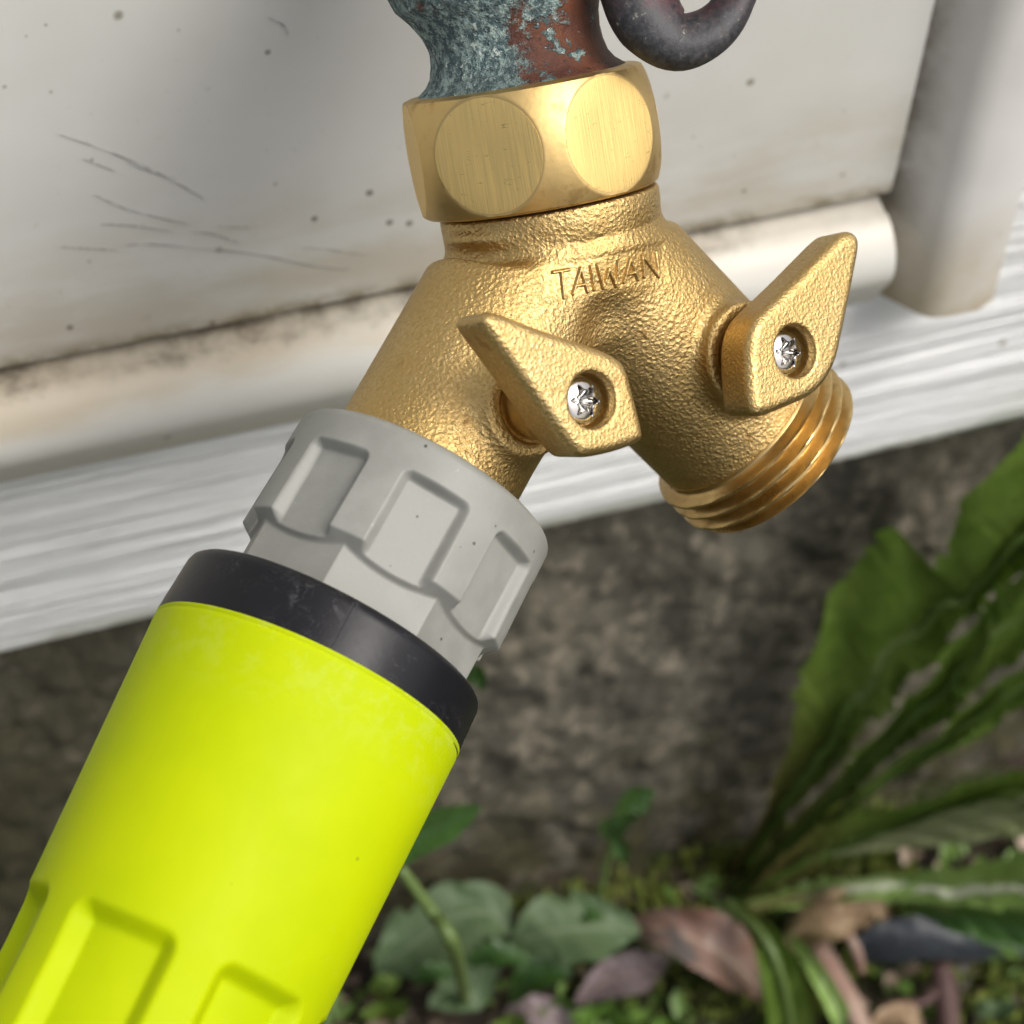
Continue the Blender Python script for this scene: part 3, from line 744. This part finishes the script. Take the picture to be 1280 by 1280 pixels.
def cr(P, T):
    P = np.array(P, float); out = []
    for t in T:
        t = t*(len(P)-1); i = min(int(t), len(P)-2); f = t-i
        p0, p1, p2, p3 = P[max(i-1, 0)], P[i], P[i+1], P[min(i+2, len(P)-1)]
        out.append(.5*((2*p1)+(-p0+p2)*f+(2*p0-5*p1+4*p2-p3)*f*f+(-p0+3*p1-3*p2+p3)*f**3))
    return np.array(out)
def blade(name, mid, wl_, wr_, mat, parent=None, jag=0., nt=0, fold=.003, plane='y', n=60, m_=8, curl=0., seed=0, loc=None, ribr=0., ribmat=None):
    """mid: (px,py,offset) where offset is the y plane (or the height z); wl_/wr_ half widths in px, interpolated"""
    T = np.linspace(0, 1, n); C = cr(mid, T)
    L = np.interp(T, np.linspace(0, 1, len(wl_)), wl_); R = np.interp(T, np.linspace(0, 1, len(wr_)), wr_)
    rr = random.Random(seed)
    if jag:
        ph0 = rr.random(); fr = nt
        saw = lambda t, s: 1-jag*(((t*fr+s) % 1.0)**1.0)*(0.6+.4*math.sin(9*t+s*5))
        L = np.array([l*saw(t, ph0) for l, t in zip(L, T)]); R = np.array([r*saw(t, ph0+.4) for r, t in zip(R, T)])
    d = np.gradient(C[:, :2], axis=0); d /= np.linalg.norm(d, axis=1)[:, None]+1e-9
    per = np.stack([d[:, 1], -d[:, 0]], -1)      # left of travel in picture terms
    fn = wl if plane == 'y' else gd; sg = 1 if plane == 'y' else 1
    V = []; uv = []
    for i in range(n):
        for k in range(-m_, m_+1):
            v = k/m_; w_ = (L[i] if v > 0 else R[i])*abs(v)
            p = C[i, :2]+per[i]*w_*(1 if v > 0 else -1)
            off = C[i, 2]+(-1 if plane == 'y' else 1)*fold*abs(v)*min(1, w_/30)+curl*v*v*math.sin(T[i]*11+v*2+seed)+.00025*math.sin(T[i]*37+v*5+seed)
            if plane == 'z': off = max(off, .001)
            V.append(fn(p[0], p[1], off)); uv.append((v, T[i]))
    V = np.array(V)
    o = mesh(name, V, gridfaces(n, 2*m_+1), mat, parent, 0, uv, loc)
    if ribr:
        P = np.array([fn(C[i, 0], C[i, 1], C[i, 2]-.0012 if plane == 'y' else C[i, 2]+.0012) for i in range(0, n, 3)])
        tube('midrib', P, np.linspace(ribr, ribr*.35, len(P)), ribmat or STEM, o if parent is None else parent, 8, sub=1)
    return o
base = gd(905, 1122)
dand = thing('weed_rosette', base, 'large rosette of toothed green weed leaves growing against the concrete at right', 'weed')
def lf(*a, **k): return blade('leaf', *a, parent=dand, **k)
def rs(P, n):
    P = np.array(P, float); l = np.concatenate([[0], np.cumsum(np.linalg.norm(np.diff(P, axis=0), axis=1))]); t = np.linspace(0, l[-1], n)
    return np.stack([np.interp(t, l, P[:, 0]), np.interp(t, l, P[:, 1])], -1)
def outleaf(Lp, Rp, y0, y1, mat, fold=.004, n=120, m_=7, vein=.5, ribr=.002, parent=None):
    A, B = rs(Lp, n), rs(Rp, n); V = []; uv = []; mid = []
    q_ = random.Random(int(y1*-1e4)+n)
    for O_, sgn in ((A, 1), (B, -1)):
        d = np.gradient(O_, axis=0); d /= np.linalg.norm(d, axis=1)[:, None]+1e-9
        for i in range(n):
            wdt = np.linalg.norm(A[i]-B[i]); per = 7+3*math.sin(i*.13+sgn)
            tooth = ((i % per)/per)*min(20, wdt*.26)
            O_[i] = O_[i]+np.array([d[i][1], -d[i][0]])*tooth*sgn*(.6+.4*math.sin(i*.41+y1*90))
    for i in range(n):
        t = i/(n-1); y = y0+(y1-y0)*t**1.3
        for k in range(2*m_+1):
            f = k/(2*m_); v = (f-vein)/(vein if f < vein else 1-vein)
            p = A[i]*(1-f)+B[i]*f; yy = y-fold*abs(v)+.0012*math.sin(t*25+v*4)+.0016*math.sin(t*9+v*3+y0*300)
            V.append(wl(p[0], p[1], yy)); uv.append((v, t))
        p = A[i]*(1-vein)+B[i]*vein; mid.append(wl(p[0], p[1], y-.0013))
    mesh('leaf', np.array(V), gridfaces(n, 2*m_+1), mat, parent, 0, uv)
    if ribr: tube('midrib', mid[::3], np.linspace(ribr, ribr*.4, len(mid[::3])), STEMP if mat == LP else STEM2, parent, 8, sub=1)
STEM2 = NM('midrib_green', .5, 0, (.10, .16, .03)).m
M = NM('midrib_pale', .5, 0, (.55, .58, .42)); X = M.sep('UV'); M.color(M.mix(M.ramp(X[1], .12, .42), (.13, .13, .04), (.55, .58, .42))); STEMP = M.m
outleaf([(900, 1112), (960, 1010), (990, 930), (1003, 868), (1006, 840), (1024, 800), (1040, 745), (1075, 705), (1115, 668), (1140, 685), (1168, 722), (1190, 692), (1195, 655), (1225, 605), (1275, 560), (1340, 500)],
        [(912, 1115), (985, 1015), (1050, 950), (1080, 905), (1112, 878), (1130, 850), (1168, 815), (1200, 775), (1238, 742), (1290, 700), (1340, 660), (1400, 600)], .022, -.005, LG, vein=.72, parent=dand)
outleaf([(914, 1115), (1000, 1020), (1078, 940), (1130, 885), (1170, 845), (1192, 815), (1225, 775), (1252, 745), (1300, 700), (1400, 620)],
        [(920, 1118), (1010, 1040), (1100, 955), (1125, 930), (1170, 905), (1192, 882), (1225, 855), (1250, 830), (1275, 815), (1330, 790), (1400, 740)], .014, -.02, LG, parent=dand)
outleaf([(922, 1115), (1030, 1030), (1114, 955), (1170, 925), (1212, 885), (1240, 862), (1290, 832), (1400, 780)],
        [(930, 1120), (1000, 1070), (1060, 1012), (1120, 972), (1180, 940), (1250, 907), (1255, 885), (1320, 872), (1400, 850)], .010, -.03, LG, vein=.45, parent=dand)
outleaf([(935, 1112), (1000, 1055), (1060, 1018), (1150, 1006), (1200, 986), (1240, 973), (1300, 962), (1400, 945)],
        [(942, 1118), (1010, 1095), (1100, 1060), (1180, 1030), (1280, 1004), (1340, 1000), (1400, 990)], .006, -.035, LG, vein=.6, parent=dand)
outleaf([(930, 1128), (1050, 1100), (1150, 1092), (1220, 1086), (1290, 1070), (1400, 1040)],
        [(935, 1140), (1060, 1124), (1150, 1127), (1190, 1150), (1235, 1142), (1290, 1168), (1400, 1180)], .000, -.05, LP, vein=.42, ribr=.0028, parent=dand)
lf([(1040, 1070, -.005), (1120, 1050, -.012), (1200, 1035, -.02), (1275, 1020, -.026), (1330, 1000, -.03)], [2, 12, 26, 30, 5], [2, 12, 24, 28, 5], LP2, jag=.4, nt=5, seed=14)
lf([(905, 1128, -.004), (950, 1165, -.02), (975, 1215, -.03), (990, 1290, -.035), (1000, 1370, -.04)], [3, 16, 24, 28, 20], [3, 15, 26, 28, 20], LG, seed=20, ribr=.0018)
lf([(985, 1165, -.012), (1020, 1215, -.028), (1050, 1270, -.038), (1070, 1330, -.045)], [3, 12, 14, 5], [3, 10, 12, 5], LP, seed=22)
lf([(1130, 1130, -.03), (1200, 1150, -.045), (1270, 1165, -.05), (1340, 1180, -.055)], [3, 20, 30, 10], [3, 20, 26, 10], LG2, jag=.3, nt=4, seed=24)

def solo(name, label, cat, *a, group=None, **k):
    mid = a[0]; f0 = gd if k.get('plane') == 'z' else wl
    l = f0(mid[0][0], mid[0][1], mid[0][2])
    o = blade(name, *a, loc=l, **k); return tag(o, label, cat, group)
Zp = dict(plane='z')
# ivy-like plant left of centre
iv = thing('ivy_plant', gd(590, 1240), 'low ivy plant with broad grey-green lobed leaves right beside the yellow grip', 'plant')
tube('stem', [wl(500, 1085, -.04), wl(540, 1140, -.045), wl(568, 1185, -.05), gd(582, 1255, .003)], [.0013, .0016, .0018, .0018], STEM, iv, 10)
def il(*a, **k): return blade('leaf', *a, parent=iv, **k)
il([(640, 1165, .030), (610, 1140, .034), (560, 1150, .034), (510, 1185, .028), (470, 1215, .02)], [6, 60, 52, 55, 4], [6, 36, 50, 50, 4], LU, jag=.35, nt=4, seed=31, plane='z', curl=.002)
il([(560, 1200, .022), (580, 1230, .018), (600, 1262, .014)], [4, 66, 5], [4, 60, 5], LU, jag=.3, nt=3, seed=33, plane='z')
il([(640, 1180, .03), (690, 1165, .036), (750, 1160, .034), (800, 1165, .03)], [8, 54, 48, 3], [8, 48, 46, 3], LU, jag=.4, nt=3, seed=35, plane='z', curl=.002)
il([(585, 1205, .035), (620, 1190, .04), (665, 1200, .036)], [3, 18, 3], [3, 20, 3], LG2, seed=37, plane='z')
il([(495, 1085, -.040), (520, 1050, -.03), (560, 1030, -.02), (600, 1008, -.01)], [3, 26, 24, 3], [3, 24, 22, 3], LG2, seed=39)
il([(580, 850, -.0), (595, 845, -.0), (604, 862, -.0)], [3, 14, 3], [3, 10, 3], LG2, seed=41)
il([(640, 1255, .012), (660, 1225, .026), (690, 1212, .028), (715, 1216, .024)], [3, 22, 20, 3], [3, 20, 20, 3], LG2, seed=61, plane='z')
il([(520, 1230, .03), (540, 1215, .036), (575, 1212, .034)], [3, 15, 3], [3, 14, 3], LG2, seed=63, plane='z')
il([(470, 1250, .012), (480, 1232, .024), (500, 1225, .024)], [3, 16, 3], [3, 16, 3], LG, seed=65, plane='z')
il([(700, 1150, .03), (735, 1138, .036), (775, 1142, .03)], [3, 17, 3], [3, 15, 3], LG2, seed=67, plane='z')
# little upright sprig
sg = thing('seedling_sprig', gd(742, 1180), 'thin upright seedling with two small green leaves in front of the concrete', 'plant')
tube('stem', [gd(740, 1180, 0), wl(748, 1130, .006), wl(758, 1080, .006), wl(768, 1050, .006)], [.0012, .001, .0009, .0008], STEM, sg, 8)
blade('leaf', [(768, 1052, .006), (785, 1015, .004), (800, 1000, .004), (818, 988, .004)], [3, 18, 20, 3], [3, 14, 18, 3], LG2, parent=sg, seed=43)
blade('leaf', [(768, 1052, .006), (762, 1035, .004), (775, 1025, .002)], [3, 14, 5], [3, 12, 5], LG2, parent=sg, seed=45)
blade('leaf', [(768, 1045, .002), (776, 1062, .0), (782, 1080, .0)], [3, 12, 3], [3, 12, 3], LG2, parent=sg, seed=47)

solo('dead_leaf', 'brown and pink dead leaf lying curled left of the weed rosette', 'dead leaf', [(765, 1165, .012), (820, 1160, .026), (880, 1180, .028), (930, 1215, .018), (955, 1250, .008)], [3, 24, 46, 40, 3], [3, 22, 34, 30, 3], LB, plane='z', fold=.006, seed=51, curl=.003)
solo('dead_leaf', 'pale grey-pink dead leaf half under the bigger brown one', 'dead leaf', [(720, 1255, .006), (760, 1225, .012), (800, 1215, .014), (835, 1200, .01)], [3, 24, 30, 3], [3, 26, 26, 3], LBG, plane='z', seed=53)
solo('dead_leaf', 'small grey leaf scrap at the bottom edge beside the ivy', 'dead leaf', [(630, 1270, .004), (660, 1262, .01), (700, 1275, .008), (730, 1300, .004)], [3, 20, 22, 3], [3, 22, 20, 3], LBG, plane='z', seed=55)
solo('dead_leaf', 'crumpled tan leaf curled under the weed base', 'dead leaf', [(985, 1190, .012), (1010, 1160, .022), (1050, 1145, .026), (1090, 1135, .02), (1112, 1145, .012)], [6, 34, 34, 28, 4], [6, 24, 30, 24, 4], LT, plane='z', seed=57, curl=.008, jag=.2, nt=4)
solo('dead_leaf', 'dark slate coloured wet leaf lying right of the tan one', 'dead leaf', [(1065, 1195, .006), (1110, 1180, .01), (1170, 1178, .01), (1240, 1180, .006), (1290, 1185, .004)], [12, 30, 34, 24, 10], [8, 26, 22, 20, 10], LS, plane='z', seed=59)
solo('dead_leaf', 'small tan leaf scrap at the bottom edge right of the pink stem', 'dead leaf', [(1090, 1300, .006), (1105, 1275, .012), (1135, 1268, .012), (1150, 1290, .006)], [3, 14, 16, 3], [3, 14, 14, 3], LT, plane='z', seed=61)
o = tube('fallen_stem', [gd(1018, 1165, .008), gd(1040, 1215, .010), gd(1070, 1265, .009), gd(1095, 1330, .008)], [.004, .0052, .0048, .004], PINK, None, 16, loc=gd(1018, 1165, .008), flat=.6); tag(o, 'thick pale pink plant stem lying below the weed base', 'stem')
o = tube('twig', [gd(1100, 1258, .010), gd(1130, 1254, .011), gd(1155, 1252, .012), gd(1172, 1236, .013)], [.0012, .0015, .0016, .0014], TWIG, None, 8, loc=gd(1100, 1258, .01)); tag(o, 'short reddish twig on the moss at bottom right', 'twig')
o = tube('dead_stalk', [gd(1175, 1205, .018), gd(1182, 1240, .012), gd(1190, 1320, .006)], [.003, .0035, .003], TWIG, None, 10, loc=gd(1175, 1205, .018)); tag(o, 'dark purple brown stalk standing in the moss at bottom right', 'stalk')
o = tube('curled_stalk', [gd(1062, 1170, .022), gd(1072, 1190, .016), gd(1078, 1215, .008)], [.0015, .0014, .001], PINK, None, 8, loc=gd(1062, 1170, .022)); tag(o, 'thin tan stalk curling down from the crumpled tan leaf', 'stalk')

# small bright seedlings at the bottom edge
def seedling(px, py, size, label, mat, k=5, sd_=0):
    r = random.Random(sd_); b = gd(px, py)
    t = thing('seedling', b, label, 'seedling', 'small seedlings at the bottom edge')
    for i in range(k):
        an = i/k*6.28+r.random(); hh = .006+.006*r.random()
        dx, dy = math.cos(an)*size, -abs(math.sin(an))*size*.7-6*r.random()
        blade('leaf', [(px, py, .003), (px+dx*.5, py+dy*.5-4, hh), (px+dx, py+dy, hh+.003)], [2, size*.36, 2], [2, size*.34, 2], mat, parent=t, plane='z', n=14, m_=3, seed=sd_*7+i)
LBR = leafmat('bright_leaf', (.055, .12, .018), (.10, .18, .028), (.14, .24, .05), .42, .25)
seedling(750, 1285, 42, 'bright green seedling cluster at the bottom edge below the pale leaf', LBR, 7, 1)
seedling(700, 1270, 26, 'tiny green seedling between the ivy and the bright cluster', LBR, 5, 2)
seedling(480, 1275, 30, 'green seedling next to the lower end of the yellow grip', LG, 6, 3)
seedling(835, 1290, 24, 'small yellow-green seedling under the brown dead leaf', LBR, 5, 4)
seedling(1245, 1275, 34, 'blue-green seedling in the bottom right corner', LU, 5, 5)
seedling(640, 1290, 26, 'small seedling under the ivy at the bottom edge', LG, 5, 6)

# moss tufts: uncountable
M = NM('moss', .8, 0); c = M.mix(M.ramp(M.noise(70, 4), .35, .65), (.05, .075, .01), (.19, .23, .035)); M.color(c); MOSS = M.m
cells = []; VV = []; FF = []
Nt = 16000
xs = rng.uniform(-.25, .45, Nt); ys = .028-np.abs(rng.normal(0, .085, Nt))
dens = np.sin(xs*31+2)*np.sin(ys*43+1)+.35*np.sin(xs*90)*np.cos(ys*77)
keep = dens > -.25
xs, ys = xs[keep], ys[keep]
for x, y in zip(xs, ys):
    n_ = 3
    zb0 = 0; hgt = random.uniform(.002, .008)
    for i in range(n_):
        an = random.random()*6.283; l = random.uniform(.0015, .004)
        dx, dy = math.cos(an)*l, math.sin(an)*l; wx, wy = -dy*.35, dx*.35
        b = len(VV)
        VV += [(x, y, 0), (x+dx*.6+wx, y+dy*.6+wy, hgt*.6), (x+dx, y+dy, hgt), (x+dx*.6-wx, y+dy*.6-wy, hgt*.6)]
        FF.append((b, b+1, b+2, b+3))
o = mesh('moss', np.array(VV), FF, MOSS, None, 0); o['kind'] = 'stuff'; o['label'] = 'short dark green moss covering the soil at the foot of the wall'; o['category'] = 'moss'
# ground weeds and litter crumbs: uncountable small leaves
def scatter(name, N, mat, label, cat, smin_, smax_, yspread, seed, up=.006):
    r_ = random.Random(seed); VV = []; FF = []
    for i in range(N):
        x = r_.uniform(-.2, .36); y = .02-abs(r_.gauss(0, yspread)); z = r_.uniform(.001, up)
        if math.sin(x*57+seed)*math.sin(y*71+seed*2) < -.1: continue
        an = r_.random()*6.283; l = r_.uniform(smin_, smax_); w_ = l*r_.uniform(.14, .30)
        ex = np.array([math.cos(an), math.sin(an), r_.uniform(-.1, .6)]); ey = np.array([-math.sin(an), math.cos(an), r_.uniform(-.3, .3)])
        b = len(VV); c = np.array([x, y, z])
        for (s_, t_) in ((0, 0), (.25, -.8), (.6, -1), (1, 0), (.6, 1), (.25, .8), (.5, 0)):
            p = c+ex*l*s_+ey*w_*t_; p[2] = max(.0008, p[2]+(.0006 if t_ else -.0002)); VV.append(p)
        FF += [(b+6, b+a_, b+b2) for a_, b2 in ((0, 1), (1, 2), (2, 3), (3, 4), (4, 5), (5, 0))]
    o = mesh(name, np.array(VV), FF, mat, None, 0); o['kind'] = 'stuff'; o['label'] = label; o['category'] = cat
scatter('ground_weeds', 1700, LBR, 'tiny bright green weed leaves scattered through the moss', 'weeds', .003, .009, .10, 3, .009)
scatter('leaf_litter', 700, LB, 'small brown and pink crumbs of dead leaves on the soil', 'leaf litter', .004, .012, .09, 8, .004)
# grit
VV = []; FF = []
for i in range(2600):
    x = random.uniform(-.25, .45); y = .03-abs(random.gauss(0, .09)); r = random.uniform(.0008, .003)
    b = len(VV); c = (x, y, r*.4)
    for d in ((1, 0, 0), (-1, 0, 0), (0, 1, 0), (0, -1, 0), (0, 0, 1), (0, 0, -.6)):
        k = r*random.uniform(.6, 1.2); VV.append((c[0]+d[0]*k, c[1]+d[1]*k, c[2]+d[2]*k))
    FF += [(b+i, b+j, b+k) for i, j, k in ((0, 2, 4), (2, 1, 4), (1, 3, 4), (3, 0, 4), (2, 0, 5), (1, 2, 5), (3, 1, 5), (0, 3, 5))]
M = NM('grit', .85, 0); M.color(M.mix(M.noise(90, 2), (.04, .028, .018), (.16, .12, .08))); 
o = mesh('grit', np.array(VV), FF, M.m, None, 20); o['kind'] = 'stuff'; o['label'] = 'loose crumbs of soil and grit between the moss'; o['category'] = 'grit'

# ------------------------------------------------------------------ scratches on the siding panel: thin scuff marks
M = NM('scuff_mark', .6, 0, (.24, .235, .21)); SCUFF = M.m
def scuff(pts, wmm):
    P = cr([(x, y, 0) for x, y in pts], np.linspace(0, 1, 24)); V = []
    d = np.gradient(P[:, :2], axis=0); d /= np.linalg.norm(d, axis=1)[:, None]; n = np.stack([-d[:, 1], d[:, 0]], -1)
    for i in range(24):
        wdt = wmm*math.sin(math.pi*(i+.3)/24.)**.6*(.08 if random.random() < .22 else .35+.75*random.random())
        for s_ in (-1, 0, 1):
            p = P[i, :2]+n[i]*s_*wdt; z = wl(p[0], p[1], -.0012)[2]
            yy = -.0012-.0016*math.sin(max(0, min(1, (z-zs-.003)/.21))*math.pi)-(.00022 if s_ == 0 else .0001)
            V.append(wl(p[0], p[1], yy))
    mesh('scuff', np.array(V), gridfaces(24, 3), SCUFF, panel_parent, 0)
panel_parent = house
K = 520/1280
def sk(*p): return [(x*K, y*K) for x, y in p]
scuff(sk((180, 412), (330, 465), (480, 530), (630, 612)), .9)
scuff(sk((255, 488), (310, 510), (355, 527)), .9)
scuff(sk((390, 500), (450, 525), (545, 552)), .6)
scuff(sk((288, 598), (380, 640), (480, 668), (590, 692)), .8)
scuff(sk((310, 690), (400, 695), (530, 712)), .8)
scuff(sk((185, 760), (280, 765), (365, 772)), .9)
scuff(sk((370, 758), (450, 752), (620, 765), (800, 785), (960, 818), (1075, 830)), 1.1)
scuff(sk((590, 715), (660, 722), (735, 748)), .8)
scuff(sk((670, 697), (730, 700), (795, 698)), .6)
scuff(sk((925, 762), (1010, 768), (1130, 785)), .6)
scuff(sk((820, 52), (860, 70), (880, 88), (886, 110)), .9)
